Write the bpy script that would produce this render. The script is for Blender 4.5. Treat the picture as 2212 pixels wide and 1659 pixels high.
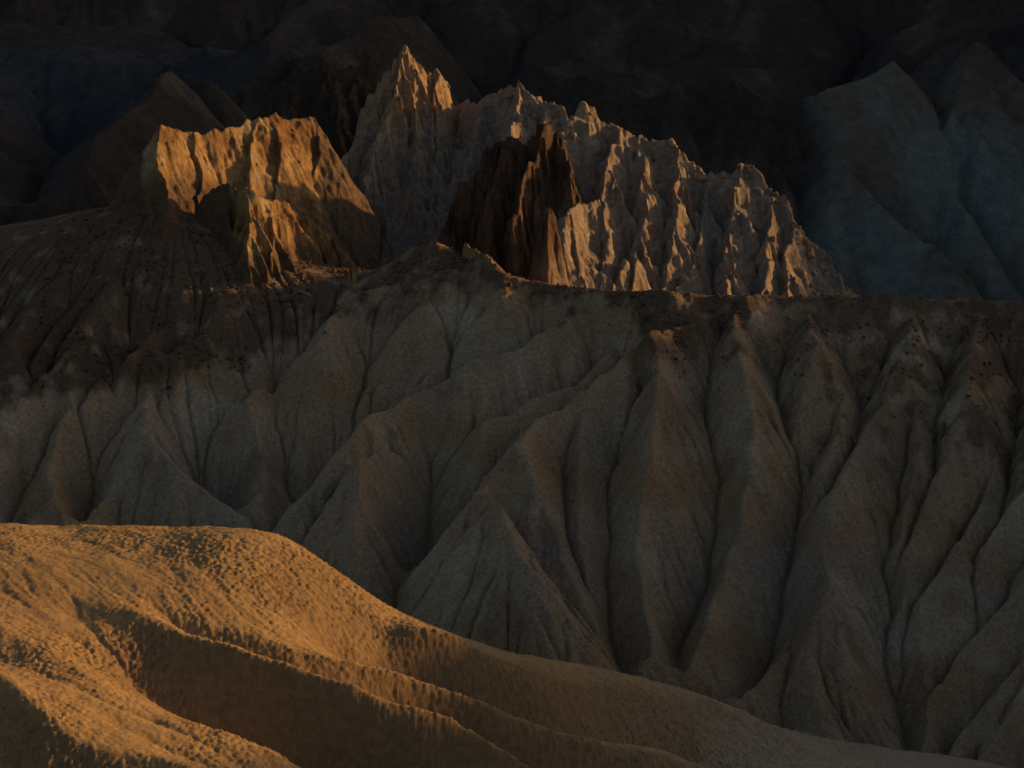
import bpy, math, time
import numpy as np
T0 = time.time()
R = math.radians
scene = bpy.context.scene
for o in list(bpy.data.objects):
    bpy.data.objects.remove(o)

# ------------------------------------------------------------------ camera
CZ = 130.0                      # height of the viewpoint above the valley floor
PITCH = 12.0
HFOV = 20.0
F = 1106.0 / math.tan(R(HFOV / 2))
cam_d = bpy.data.cameras.new('camera')
cam = bpy.data.objects.new('camera', cam_d)
scene.collection.objects.link(cam)
cam.location = (0, 0, CZ)
cam.rotation_euler = (R(90 - PITCH), 0, 0)
cam_d.sensor_fit = 'HORIZONTAL'
cam_d.angle = R(HFOV)
cam_d.clip_start = 1.0
cam_d.clip_end = 20000
scene.camera = cam

# ------------------------------------------------------------------ sky and sun
SUN_EL = 10.0
SUN_BACK = 20.0                 # degrees the sun stands behind the line to the right
az = R(SUN_BACK)
el = R(SUN_EL)
SUN = np.array([math.cos(az) * math.cos(el), math.sin(az) * math.cos(el), math.sin(el)])
world = bpy.data.worlds.new('World')
scene.world = world
world.use_nodes = True
wn = world.node_tree
bg = wn.nodes['Background']
sky = wn.nodes.new('ShaderNodeTexSky')
sky.sky_type = 'NISHITA'
sky.sun_disc = False
sky.sun_elevation = el
sky.sun_rotation = R(90 - SUN_BACK)
sky.altitude = 200
sky.dust_density = 3.0
sky.ozone_density = 0.6
wn.links.new(sky.outputs[0], bg.inputs[0])
bg.inputs[1].default_value = 0.095
sun_d = bpy.data.lights.new('sun', 'SUN')
sun_d.energy = 5.0
sun_d.angle = R(0.9)
sun_d.color = (1.0, 0.56, 0.18)
sun = bpy.data.objects.new('sun', sun_d)
scene.collection.objects.link(sun)
from mathutils import Vector
sun.rotation_euler = Vector((-SUN[0], -SUN[1], -SUN[2])).to_track_quat('-Z', 'Y').to_euler()
sun.location = (260, 300, 260)
scene.view_settings.view_transform = 'Standard'
scene.view_settings.look = 'None'
scene.view_settings.exposure = 0.0
scene.view_settings.gamma = 1.0
scene.view_settings.use_curve_mapping = False
scene.cycles.max_bounces = 4
scene.cycles.diffuse_bounces = 3

# ------------------------------------------------------------------ numeric helpers
def at(px, py, Y):
    """point of the place seen at picture position px,py (2212 wide) at distance Y"""
    px = np.asarray(px, float); py = np.asarray(py, float); Y = np.asarray(Y, float)
    xc = (px - 1106.0) / F; yc = -(py - 829.5) / F
    c, s = math.cos(R(PITCH)), math.sin(R(PITCH))
    dy = c + yc * s; dz = -s + yc * c
    k = Y / dy
    return np.stack([xc * k, Y + 0 * k, CZ + dz * k], -1)

def hash_u(ix, iy, iz, seed):
    h = (ix.astype(np.int64) * 374761393 + iy.astype(np.int64) * 668265263 + iz.astype(np.int64) * 2147483647 % 1000003 * 7919 + seed * 1274126177) & 0xffffffff
    h = ((h ^ (h >> 13)) * 1274126177) & 0xffffffff
    h = ((h ^ (h >> 16)) * 2246822519) & 0xffffffff
    return (h ^ (h >> 15)) & 0xffffffff

G3 = np.array([[1,1,0],[-1,1,0],[1,-1,0],[-1,-1,0],[1,0,1],[-1,0,1],[1,0,-1],[-1,0,-1],[0,1,1],[0,-1,1],[0,1,-1],[0,-1,-1]], float)
A16 = np.arange(16) * (2 * np.pi / 16)
G2 = np.stack([np.cos(A16), np.sin(A16)], -1)

def pn2(x, y, seed=0):
    x0 = np.floor(x); y0 = np.floor(y)
    fx = x - x0; fy = y - y0
    ix = x0.astype(np.int64); iy = y0.astype(np.int64); iz = np.zeros_like(ix)
    u = fx * fx * fx * (fx * (fx * 6 - 15) + 10); v = fy * fy * fy * (fy * (fy * 6 - 15) + 10)
    def g(dx, dy):
        a = G2[hash_u(ix + dx, iy + dy, iz, seed) & 15]
        return a[..., 0] * (fx - dx) + a[..., 1] * (fy - dy)
    a = g(0, 0) * (1 - u) + g(1, 0) * u
    b = g(0, 1) * (1 - u) + g(1, 1) * u
    return (a * (1 - v) + b * v) * 1.45

def pn3(x, y, z, seed=0):
    x0 = np.floor(x); y0 = np.floor(y); z0 = np.floor(z)
    fx = x - x0; fy = y - y0; fz = z - z0
    ix = x0.astype(np.int64); iy = y0.astype(np.int64); iz = z0.astype(np.int64)
    u = fx * fx * fx * (fx * (fx * 6 - 15) + 10); v = fy * fy * fy * (fy * (fy * 6 - 15) + 10); w = fz * fz * fz * (fz * (fz * 6 - 15) + 10)
    def g(dx, dy, dz):
        a = G3[hash_u(ix + dx, iy + dy, iz + dz, seed) % 12]
        return a[..., 0] * (fx - dx) + a[..., 1] * (fy - dy) + a[..., 2] * (fz - dz)
    def pl(dz):
        a = g(0, 0, dz) * (1 - u) + g(1, 0, dz) * u
        b = g(0, 1, dz) * (1 - u) + g(1, 1, dz) * u
        return a * (1 - v) + b * v
    return pl(0) * (1 - w) + pl(1) * w

def fbm2(x, y, octv=4, seed=0, gain=0.5):
    s = 0; a = 1; t = 0
    for i in range(octv):
        s = s + a * pn2(x * 2**i + 17.3 * i, y * 2**i - 9.1 * i, seed + i); t += a; a *= gain
    return s / t

def fbm3(x, y, z, octv=4, seed=0, gain=0.5, ridged=False):
    s = 0; a = 1; t = 0
    for i in range(octv):
        n = pn3(x * 2**i + 17.3 * i, y * 2**i - 9.1 * i, z * 2**i + 3.7 * i, seed + i)
        if ridged: n = 1 - 2 * np.abs(n) * 1.4
        s = s + a * n; t += a; a *= gain
    return s / t

def worley2(x, y, seed=0):
    x0 = np.floor(x).astype(np.int64); y0 = np.floor(y).astype(np.int64)
    f1 = np.full(x.shape, 9.0); f2 = np.full(x.shape, 9.0)
    for dx in (-1, 0, 1):
        for dy in (-1, 0, 1):
            ix = x0 + dx; iy = y0 + dy
            h = hash_u(ix, iy, np.zeros_like(ix), seed)
            jx = (h & 0xffff) / 65536.0; jy = (h >> 16) / 65536.0
            d = np.hypot(ix + jx - x, iy + jy - y)
            m = d < f1
            f2 = np.where(m, f1, np.minimum(f2, d)); f1 = np.where(m, d, f1)
    return f1, f2

def worley3(x, y, z, seed=0):
    x0 = np.floor(x).astype(np.int64); y0 = np.floor(y).astype(np.int64); z0 = np.floor(z).astype(np.int64)
    f1 = np.full(x.shape, 9.0)
    for dx in (-1, 0, 1):
        for dy in (-1, 0, 1):
            for dz in (-1, 0, 1):
                ix = x0 + dx; iy = y0 + dy; iz = z0 + dz
                h = hash_u(ix, iy, iz, seed)
                d = (ix + (h & 1023) / 1024.0 - x)**2 + (iy + ((h >> 10) & 1023) / 1024.0 - y)**2 + (iz + ((h >> 20) & 1023) / 1024.0 - z)**2
                f1 = np.minimum(f1, d)
    return np.sqrt(f1)

def blur(z, n=1):
    for _ in range(n):
        p = np.pad(z, 1, mode='edge')
        z = (p[:-2, 1:-1] + 2 * p[1:-1, 1:-1] + p[2:, 1:-1]) * 0.25
        p = np.pad(z, 1, mode='edge')
        z = (p[1:-1, :-2] + 2 * p[1:-1, 1:-1] + p[1:-1, 2:]) * 0.25
    return z

def blur_m(Z, d, sigma):
    """smooth over sigma metres (on a coarser grid)"""
    k = max(1, int(sigma / d / 2.0))
    ny, nx = Z.shape
    P = np.pad(Z, ((0, (-ny) % k), (0, (-nx) % k)), mode='edge')
    c = P.reshape(P.shape[0] // k, k, P.shape[1] // k, k).mean((1, 3))
    c = blur(c, max(1, int(2 * (sigma / (d * k))**2)))
    yi = np.clip((np.arange(ny) - (k - 1) / 2) / k, 0, c.shape[0] - 1.001); xi = np.clip((np.arange(nx) - (k - 1) / 2) / k, 0, c.shape[1] - 1.001)
    return Field.bil(c, yi, xi)

def sstep(a, b, x):
    t = np.clip((x - a) / (b - a), 0, 1)
    return t * t * (3 - 2 * t)

class Carrier:
    """smooth thin-plate surface through a few surveyed points"""
    def __init__(self, pts, lam=0.5):
        P = np.array(pts, float)
        self.P = P; n = len(P); self.sc = 50.0
        q = P[:, :2] / self.sc
        K = self.k(np.hypot(q[:, None, 0] - q[None, :, 0], q[:, None, 1] - q[None, :, 1])) + np.eye(n) * lam * 0.01
        A = np.zeros((n + 3, n + 3)); A[:n, :n] = K
        A[:n, n] = 1; A[:n, n + 1:] = q; A[n, :n] = 1; A[n + 1:, :n] = q.T
        self.w = np.linalg.solve(A, np.concatenate([P[:, 2], [0, 0, 0]])); self.q = q
    def k(self, r):
        return np.where(r > 1e-9, r * r * np.log(np.maximum(r, 1e-9)), 0)
    def __call__(self, x, y):
        x = np.asarray(x, float) / self.sc; y = np.asarray(y, float) / self.sc
        n = len(self.q)
        out = self.w[n] + self.w[n + 1] * x + self.w[n + 2] * y
        for i in range(n):
            out = out + self.w[i] * self.k(np.hypot(x - self.q[i, 0], y - self.q[i, 1]))
        return out

def dense(poly, step=3.0):
    P = np.array(poly, float); out = []
    for a, b in zip(P[:-1], P[1:]):
        n = max(2, int(np.hypot(*(b - a)[:2]) / step))
        t = np.linspace(0, 1, n, endpoint=False)[:, None]
        out.append(a + (b - a) * t)
    out.append(P[-1:])
    return np.concatenate(out)

def run_water(Z, d, n=60000, steps=160, k=0.25, iters=2, seed=1, c0=3.0, soft=1, inertia=0.3, mask=None, pre=1):
    """runnels cut by water running down a slope: returns the (negative) depth cut"""
    rng = np.random.default_rng(seed)
    Z = Z.copy(); Z0 = Z.copy(); ny, nx = Z.shape
    noise = 0.05 * d * rng.standard_normal(Z.shape)
    for it in range(iters):
        gy, gx = np.gradient(blur(Z + noise, pre))
        G = (gx + 1j * gy).ravel()
        px = rng.uniform(1, nx - 2, n); py = rng.uniform(1, ny - 2, n)
        v = np.zeros(n, complex)
        C = np.zeros(nx * ny)
        for s in range(steps):
            i = py.astype(np.int32) * nx + px.astype(np.int32)
            C += np.bincount(i, minlength=nx * ny)
            v = v * inertia - G[i]
            v /= np.abs(v) + 1e-6
            px = np.clip(px + v.real * .8, 0, nx - 1); py = np.clip(py + v.imag * .8, 0, ny - 1)
        C = blur(C.reshape(ny, nx), soft)
        C[0] = C[1]; C[-1] = C[-2]; C[:, 0] = C[:, 1]; C[:, -1] = C[:, -2]
        C = np.minimum(C, np.percentile(C, 97.5))
        cut = k * np.log1p(C / (c0 * C.mean() + 1e-6))
        if mask is not None: cut = cut * mask
        Z = Z - cut
    return Z - Z0

def stamp(Z, x0, y0, d, Q, s1, rad, low=False, s2=None, d1=5.0, zbias=None):
    """raise (or cut, low=True) Z along the line Q (n,3): flanks fall away at slope s1, easing to s2"""
    ny, nx = Z.shape
    s2 = s1 if s2 is None else s2
    for a, b in zip(Q[:-1], Q[1:]):
        i0 = max(0, int((min(a[0], b[0]) - rad - x0) / d)); i1 = min(nx, int((max(a[0], b[0]) + rad - x0) / d) + 1)
        j0 = max(0, int((min(a[1], b[1]) - rad - y0) / d)); j1 = min(ny, int((max(a[1], b[1]) + rad - y0) / d) + 1)
        if i1 <= i0 or j1 <= j0: continue
        if WARP is not None: X = WARP[0][j0:j1, i0:i1]; Y = WARP[1][j0:j1, i0:i1]
        else: X = (x0 + np.arange(i0, i1) * d)[None, :]; Y = (y0 + np.arange(j0, j1) * d)[:, None]
        ex, ey = b[0] - a[0], b[1] - a[1]; l2 = ex * ex + ey * ey + 1e-9
        t = np.clip(((X - a[0]) * ex + (Y - a[1]) * ey) / l2, 0, 1)
        r = np.sqrt((X - a[0] - t * ex)**2 + (Y - a[1] - t * ey)**2)
        zl = a[2] + (b[2] - a[2]) * t
        drop = s2 * r + (s1 - s2) * d1 * (1 - np.exp(-r / d1)) if s2 != s1 else s1 * np.sqrt(r * r + .06) - s1 * .24
        if low: Z[j0:j1, i0:i1] = np.minimum(Z[j0:j1, i0:i1], zl + drop)
        else: Z[j0:j1, i0:i1] = np.maximum(Z[j0:j1, i0:i1], zl - drop)
WARP = None

def side_spurs(Q, rng, every, length, s_spur, out, depth=2, turn=55):
    """smaller spurs leaving a ridge on both sides, running obliquely downhill"""
    if Q[0, 2] < Q[-1, 2]: Q = Q[::-1]
    seg = np.linalg.norm(np.diff(Q[:, :2], axis=0), axis=1); cum = np.concatenate([[0], np.cumsum(seg)])
    pos = rng.uniform(.3, .8) * every; side = rng.choice([-1, 1])
    while pos < cum[-1]:
        p = np.array([np.interp(pos, cum, Q[:, i]) for i in range(3)])
        q = np.array([np.interp(min(pos + 1.5, cum[-1]), cum, Q[:, i]) for i in range(3)])
        q0 = np.array([np.interp(max(pos - 1.5, 0), cum, Q[:, i]) for i in range(3)])
        t = math.atan2(q[1] - q0[1], q[0] - q0[0])
        ang = t + side * R(turn + rng.uniform(-14, 14))
        L = length * rng.uniform(.6, 1.4); n = max(3, int(L / 1.2))
        pts = [p]; st = L / n; g = s_spur * rng.uniform(.92, 1.04)
        bend = -side * R(rng.uniform(2, 9))
        for k in range(n):
            ang += bend * .5 + R(rng.uniform(-9, 9))
            gk = g * (.75 + .5 * k / n)
            pts.append(pts[-1] + np.array([math.cos(ang) * st, math.sin(ang) * st, -gk * st]))
        S = np.array(pts)
        out.append(S)
        if depth > 1 and L > 3.0: side_spurs(S, rng, every * .55, length * .5, s_spur * 1.03, out, depth - 1, turn)
        side = -side; pos += every * rng.uniform(.35, .75)

class Field:
    """a height field on a regular world grid"""
    def __init__(self, x0, x1, y0, y1, d, carrier, coarse=2):
        self.d = d
        self.x = np.arange(x0, x1 + d * .5, d); self.y = np.arange(y0, y1 + d * .5, d)
        self.X, self.Y = np.meshgrid(self.x, self.y)
        self.car = carrier; self.lines = []; self.l3 = []; self.mul = 1.0
        self.y0, self.y1 = y0, y1
    def line(self, off, poly, off2=None, jit=1.6, taper=True):
        P = dense(poly)
        n = len(P)
        o = np.linspace(off, off if off2 is None else off2, n) * self.mul
        tt = np.linspace(0, 1, n)
        if taper: o = o * (.15 + .85 * sstep(0, .25, tt)) * (1 - (.7 if off < 0 else .3) * sstep(.78, 1, tt))
        s = np.arange(n) * 0.045
        P = P.copy()
        sd = len(self.lines) * 7 + 3
        P[:, 0] += jit * 5 * pn2(s, s * 0 + .5, sd); P[:, 1] += jit * 3 * pn2(s, s * 0 + 7.5, sd + 1)
        ys = np.linspace(self.y0, self.y1, 500)
        pts = at(P[:, None, 0], P[:, None, 1], ys[None, :])
        dz = pts[..., 2] - (self.car(pts[..., 0], pts[..., 1]) + o[:, None])
        neg = dz < 0
        idx = np.where(neg.any(1), neg.argmax(1), np.abs(dz).argmin(1))
        i0 = np.maximum(idx - 1, 0)
        a = dz[np.arange(n), i0]; b = dz[np.arange(n), idx]
        t = np.where(neg.any(1) & (idx > 0), a / np.maximum(a - b, 1e-6), 1.0)
        yy = ys[i0] + (ys[idx] - ys[i0]) * np.clip(t, 0, 1)
        k = 5
        if n > 12:
            yp = np.pad(yy, k, mode='edge'); yy = np.convolve(yp, np.ones(2 * k + 1) / (2 * k + 1), 'valid')
        q = at(P[:, 0], P[:, 1], yy)
        self.lines.append((q[:, 0], q[:, 1], o))
        z = self.car(q[:, 0], q[:, 1]) + o
        zz = np.pad(z, 6, mode='edge'); z = np.convolve(zz, np.ones(13) / 13, 'valid')
        self.l3.append((off > 0, np.stack([q[:, 0], q[:, 1], z], -1)[::4] if n > 12 else np.stack([q[:, 0], q[:, 1], z], -1)))
    def line3(self, pts):
        """ridge through surveyed points (px, py, distance)"""
        P = np.array(pts, float); P = dense(P, 6.0)
        q = at(P[:, 0], P[:, 1], P[:, 2])
        self.lines.append((q[:, 0], q[:, 1], q[:, 2] - self.car(q[:, 0], q[:, 1])))
    def linez(self, pts):
        """hollow through points (px, distance, height)"""
        P = np.array(pts, float)
        x = (P[:, 0] - 1106) / F * P[:, 1] / .957
        Q = dense(np.stack([x, P[:, 1], P[:, 2]], -1), .3)
        self.lines.append((Q[:, 0], Q[:, 1], Q[:, 2] - self.car(Q[:, 0], Q[:, 1])))
    def worldline(self, off, pts, off2=None):
        P = np.array(pts, float); out = []
        for a, b in zip(P[:-1], P[1:]):
            n = max(2, int(np.hypot(*(b - a)) / (self.d)))
            out.append(a + (b - a) * np.linspace(0, 1, n)[:, None])
        Q = np.concatenate(out)
        self.lines.append((Q[:, 0], Q[:, 1], np.linspace(off, off if off2 is None else off2, len(Q))))
    def solve(self, L=12.0, its=140, down=2):
        """screened membrane through all ridge and gully lines"""
        w = None
        for lev in (16, 8, 4, 2) if down <= 2 else (16, 8, 4):
            d = self.d * lev
            nx = int((self.x[-1] - self.x[0]) / d) + 2; ny = int((self.y[-1] - self.y[0]) / d) + 2
            S = np.zeros(nx * ny); N = np.zeros(nx * ny)
            for qx, qy, o in self.lines:
                fx = (qx - self.x[0]) / d; fy = (qy - self.y[0]) / d
                if len(fx) > 1:
                    seg = int(max(1, np.ceil(np.max(np.hypot(np.diff(fx), np.diff(fy))) * 1.5)))
                    seg = min(seg, 40)
                    t = np.linspace(0, len(fx) - 1, (len(fx) - 1) * seg + 1)
                    b = np.arange(len(fx))
                    fx = np.interp(t, b, fx); fy = np.interp(t, b, fy); o = np.interp(t, b, o)
                ix = np.round(fx).astype(int); iy = np.round(fy).astype(int)
                m = (ix >= 0) & (ix < nx) & (iy >= 0) & (iy < ny)
                k = iy[m] * nx + ix[m]
                S += np.bincount(k, o[m], nx * ny); N += np.bincount(k, minlength=nx * ny)
            fix = (N > 0).reshape(ny, nx); val = (S / np.maximum(N, 1)).reshape(ny, nx)
            if w is None: w = np.zeros((ny, nx))
            else:
                yi = np.minimum(np.arange(ny) * d / pd, w.shape[0] - 1.001); xi = np.minimum(np.arange(nx) * d / pd, w.shape[1] - 1.001)
                w = self.bil(w, yi, xi)
            pd = d
            c = 4 + (d / L)**2
            for _ in range(its):
                p = np.pad(w, 1, mode='edge')
                w = (p[:-2, 1:-1] + p[2:, 1:-1] + p[1:-1, :-2] + p[1:-1, 2:]) / c
                w[fix] = val[fix]
        yi = np.minimum(np.arange(len(self.y)) * self.d / pd, w.shape[0] - 1.001); xi = np.minimum(np.arange(len(self.x)) * self.d / pd, w.shape[1] - 1.001)
        self.W = self.bil(w, yi, xi)
        self.Z = self.car(self.X, self.Y) + self.W
    @staticmethod
    def bil(w, yi, xi):
        a = yi.astype(int); b = xi.astype(int); fy = (yi - a)[:, None]; fx = (xi - b)[None, :]
        return (w[a][:, b] * (1 - fy) + w[a + 1][:, b] * fy) * (1 - fx) + (w[a][:, b + 1] * (1 - fy) + w[a + 1][:, b + 1] * fy) * fx
    def erode(self, sub=1, mask=None, **kw):
        ny, nx = self.Z[::sub, ::sub].shape
        D = run_water(self.Z[::sub, ::sub], self.d * sub, mask=None if mask is None else mask[::sub, ::sub], **kw)
        if sub > 1:
            D = blur(D, 1)
            yi = np.minimum(np.arange(len(self.y)) / sub, ny - 1.001); xi = np.minimum(np.arange(len(self.x)) / sub, nx - 1.001)
            D = self.bil(D, yi, xi)
        self.Z = self.Z + D
    def h(self, x, y):
        fx = np.clip((np.asarray(x, float) - self.x[0]) / self.d, 0, len(self.x) - 1.001); fy = np.clip((np.asarray(y, float) - self.y[0]) / self.d, 0, len(self.y) - 1.001)
        a = fy.astype(int); b = fx.astype(int); u = fx - b; v = fy - a
        Z = self.Z
        return (Z[a, b] * (1 - u) + Z[a, b + 1] * u) * (1 - v) + (Z[a + 1, b] * (1 - u) + Z[a + 1, b + 1] * u) * v

# ------------------------------------------------------------------ mesh helpers
def grid_mesh(name, V, col=None, keep=None):
    """V: (m, n, 3) array of positions -> one quad mesh"""
    m, n = V.shape[:2]
    me = bpy.data.meshes.new(name)
    if keep is None:
        me.vertices.add(m * n)
        me.vertices.foreach_set('co', V.reshape(-1).astype(np.float32))
    i = np.arange(m * n).reshape(m, n)
    a, b, c, d = i[:-1, :-1], i[:-1, 1:], i[1:, 1:], i[1:, :-1]
    q = np.stack([a, b, c, d], -1).reshape(-1, 4)
    if keep is not None:
        kf = (keep[:-1, :-1] | keep[:-1, 1:] | keep[1:, 1:] | keep[1:, :-1]).reshape(-1)
        q = q[kf]
        used = np.zeros(m * n, bool); used[q.ravel()] = True
        remap = np.cumsum(used) - 1
        q = remap[q]; P = V.reshape(-1, 3)[used]; col = col.reshape(-1, 3)[used] if col is not None else None
        me.vertices.add(len(P)); me.vertices.foreach_set('co', P.reshape(-1).astype(np.float32))
    nf = len(q)
    me.loops.add(nf * 4); me.polygons.add(nf)
    me.loops.foreach_set('vertex_index', q.reshape(-1).astype(np.int32))
    me.polygons.foreach_set('loop_start', (np.arange(nf) * 4).astype(np.int32))
    me.polygons.foreach_set('use_smooth', np.ones(nf, bool))
    if col is not None:
        at_ = me.color_attributes.new('Col', 'FLOAT_COLOR', 'POINT')
        c4 = np.ones((len(me.vertices), 4), np.float32); c4[:, :3] = col.reshape(-1, 3)
        at_.data.foreach_set('color', c4.reshape(-1))
    me.update(); me.validate()
    return me

def link(name, me, mat, parent=None, **props):
    o = bpy.data.objects.new(name, me)
    scene.collection.objects.link(o)
    if mat and me and not me.materials: me.materials.append(mat)
    if parent: o.parent = parent
    for k, v in props.items(): o[k] = v
    return o

def vnormals(V):
    du = np.gradient(V, axis=1); dv = np.gradient(V, axis=0)
    n = np.cross(du, dv); n /= np.linalg.norm(n, axis=-1, keepdims=True) + 1e-9
    return n

def mixc(a, b, t):
    return a * (1 - t[..., None]) + np.asarray(b, float) * t[..., None]

# ------------------------------------------------------------------ materials
def earth_material(name, grain=1.0, bump=0.5, bump_scale=(0.25, 1.2), rough=0.95, var=0.35):
    m = bpy.data.materials.new(name); m.use_nodes = True
    nt = m.node_tree; N = nt.nodes; L = nt.links
    b = N['Principled BSDF']
    b.inputs['Roughness'].default_value = rough
    b.inputs['Specular IOR Level'].default_value = 0.12
    a = N.new('ShaderNodeVertexColor'); a.layer_name = 'Col'
    tc = N.new('ShaderNodeTexCoord')
    n1 = N.new('ShaderNodeTexNoise'); n1.inputs['Scale'].default_value = 0.6 * grain; n1.inputs['Detail'].default_value = 8; n1.inputs['Roughness'].default_value = 0.65
    n2 = N.new('ShaderNodeTexNoise'); n2.inputs['Scale'].default_value = 3.5 * grain; n2.inputs['Detail'].default_value = 4
    L.new(tc.outputs['Object'], n1.inputs['Vector']); L.new(tc.outputs['Object'], n2.inputs['Vector'])
    mr = N.new('ShaderNodeMapRange'); mr.inputs[1].default_value = 0.3; mr.inputs[2].default_value = 0.7
    mr.inputs[3].default_value = 1 - var; mr.inputs[4].default_value = 1 + var
    L.new(n1.outputs[0], mr.inputs[0])
    mr2 = N.new('ShaderNodeMapRange'); mr2.inputs[1].default_value = 0.3; mr2.inputs[2].default_value = 0.7
    mr2.inputs[3].default_value = 1 - var * .6; mr2.inputs[4].default_value = 1 + var * .6
    L.new(n2.outputs[0], mr2.inputs[0])
    mu = N.new('ShaderNodeMath'); mu.operation = 'MULTIPLY'
    L.new(mr.outputs[0], mu.inputs[0]); L.new(mr2.outputs[0], mu.inputs[1])
    sc = N.new('ShaderNodeVectorMath'); sc.operation = 'SCALE'
    L.new(a.outputs[0], sc.inputs[0]); L.new(mu.outputs[0], sc.inputs['Scale'])
    L.new(sc.outputs[0], b.inputs['Base Color'])
    b1 = N.new('ShaderNodeTexNoise'); b1.inputs['Scale'].default_value = 1.0 / bump_scale[1]; b1.inputs['Detail'].default_value = 9; b1.inputs['Roughness'].default_value = 0.7
    b2 = N.new('ShaderNodeTexNoise'); b2.inputs['Scale'].default_value = 1.0 / bump_scale[0]; b2.inputs['Detail'].default_value = 5; b2.inputs['Roughness'].default_value = 0.7
    L.new(tc.outputs['Object'], b1.inputs['Vector']); L.new(tc.outputs['Object'], b2.inputs['Vector'])
    B1 = N.new('ShaderNodeBump'); B1.inputs['Strength'].default_value = bump; B1.inputs['Distance'].default_value = bump_scale[1] * 0.5
    B2 = N.new('ShaderNodeBump'); B2.inputs['Strength'].default_value = bump; B2.inputs['Distance'].default_value = bump_scale[0] * 0.6
    L.new(b1.outputs[0], B1.inputs['Height']); L.new(b2.outputs[0], B2.inputs['Height'])
    L.new(B1.outputs[0], B2.inputs['Normal']); L.new(B2.outputs[0], b.inputs['Normal'])
    return m

M_FORE = earth_material('golden_mud', 2.2, 0.55, (0.14, 0.6), var=0.24)
M_MID = earth_material('grey_tan_mud', 3.4, 1.0, (0.22, 0.9), var=0.36)
M_ROCK = earth_material('weathered_rock', 1.8, 1.0, (0.3, 1.1), var=0.38)
M_FAR = earth_material('far_rock', 0.7, 0.95, (0.6, 2.6), var=0.3)
M_STONE = earth_material('varnished_stone', 2.0, 0.5, (0.1, 0.4), var=0.3)

TAN = np.array([0.345, 0.245, 0.155]); GOLD = np.array([0.34, 0.215, 0.102]); GREY = np.array([0.30, 0.25, 0.20])
VARN = np.array([0.112, 0.070, 0.046]); OCHRE = np.array([0.30, 0.185, 0.075]); TEAL = np.array([0.175, 0.195, 0.180])
RED = np.array([0.16, 0.07, 0.04]); ASH = np.array([0.36, 0.30, 0.25]); DARK = np.array([0.060, 0.046, 0.040])
print('helpers', time.time() - T0)

# ================================================================== FOREGROUND HILL
fc = Carrier([tuple(at(*p)) for p in [
    (0, 1155, 258), (300, 1160, 262), (600, 1143, 264), (0, 1659, 218), (300, 1640, 220), (0, 1400, 238), (300, 1330, 246),
    (600, 1300, 252), (330, 1500, 230), (940, 1362, 270), (1106, 1430, 274), (1360, 1483, 288), (1760, 1614, 300), (2080, 1653, 312),
    (690, 1410, 248), (900, 1480, 252), (1106, 1545, 258), (700, 1560, 238), (1106, 1640, 246), (650, 1659, 226), (-200, 1150, 258), (-200, 1659, 216), (1500, 1659, 280), (2300, 1700, 318)]]
    + [(-60, 320, 22), (-20, 315, 20), (20, 330, 15), (60, 350, 12), (-60, 290, 46), (-25, 292, 44), (10, 305, 30), (60, 260, 20), (30, 230, 28), (0, 205, 38), (-50, 195, 48)], lam=3)
A = Field(-56, 64, 204, 318, 0.16, fc)
A.line3([(-80, 1150, 256), (0, 1155, 257), (150, 1163, 259), (300, 1160, 261), (420, 1159, 262), (530, 1143, 263), (590, 1130, 264), (625, 1134, 264)])
A.line3([(625, 1134, 264), (660, 1160, 264.7), (700, 1203, 266), (780, 1280, 270), (870, 1340, 275), (940, 1375, 280), (1000, 1415, 286)])
A.line3([(720, 1285, 262.5), (775, 1317, 261.5), (850, 1335, 262), (950, 1362, 263), (1000, 1382, 264), (1065, 1417, 265), (1106, 1428, 266), (1150, 1450, 267), (1184, 1470, 268), (1224, 1477, 272), (1367, 1483, 285), (1465, 1490, 290),
         (1596, 1529, 294), (1694, 1575, 297), (1759, 1614, 298), (1890, 1640, 303), (2086, 1653, 312), (2250, 1665, 318)])
A.line3([(615, 1192, 262), (650, 1237, 260), (675, 1312, 256.8), (690, 1370, 254.8), (698, 1407, 254)])
A.linez([(698, 254, 51.2), (740, 255, 49), (780, 255.5, 47.5), (940, 257.5, 40), (1106, 260, 33.5), (1300, 264, 28), (1600, 270, 26)])
A.line3([(330, 1290, 249), (430, 1338, 247), (500, 1362, 246.5), (590, 1388, 246.5), (690, 1411, 247.5), (780, 1428, 249), (880, 1455, 250.5), (980, 1485, 251.5), (1106, 1520, 253), (1250, 1560, 256), (1420, 1590, 262), (1560, 1640, 266)])
A.linez([(300, 247.2, 57.8), (430, 245, 55.0), (650, 245, 51.2), (800, 246.5, 47), (975, 248, 39), (1200, 250, 32), (1400, 254, 31)])
A.line3([(180, 1285, 247), (240, 1300, 245.5), (270, 1312, 245), (400, 1362, 243), (525, 1396, 242.5), (650, 1435, 242.5), (750, 1470, 242.5), (850, 1505, 243), (975, 1535, 244.5), (1050, 1570, 245), (1106, 1595, 245.5), (1200, 1650, 246), (1300, 1700, 247)])
A.line3([(150, 1325, 244), (200, 1345, 243), (235, 1370, 241.7), (252, 1410, 240.3), (275, 1460, 239), (305, 1500, 238.3), (345, 1532, 237.8)])
A.linez([(345, 237.8, 51.1), (450, 238, 48), (560, 238.3, 45), (700, 238.8, 41), (850, 239.8, 37), (1000, 240.5, 33.5), (1200, 241, 28)])
A.line3([(-60, 1330, 238), (0, 1345, 237), (100, 1400, 234), (165, 1442, 232), (230, 1498, 229.5), (285, 1530, 228.5), (345, 1536, 229), (400, 1550, 229), (500, 1588, 228.5), (575, 1618, 228), (665, 1665, 227), (760, 1715, 226.5)])
A.line3([(-60, 1400, 233), (0, 1420, 232), (60, 1445, 230), (150, 1500, 227), (250, 1570, 224), (330, 1600, 223.5), (420, 1640, 222.5), (500, 1680, 222)])
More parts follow.
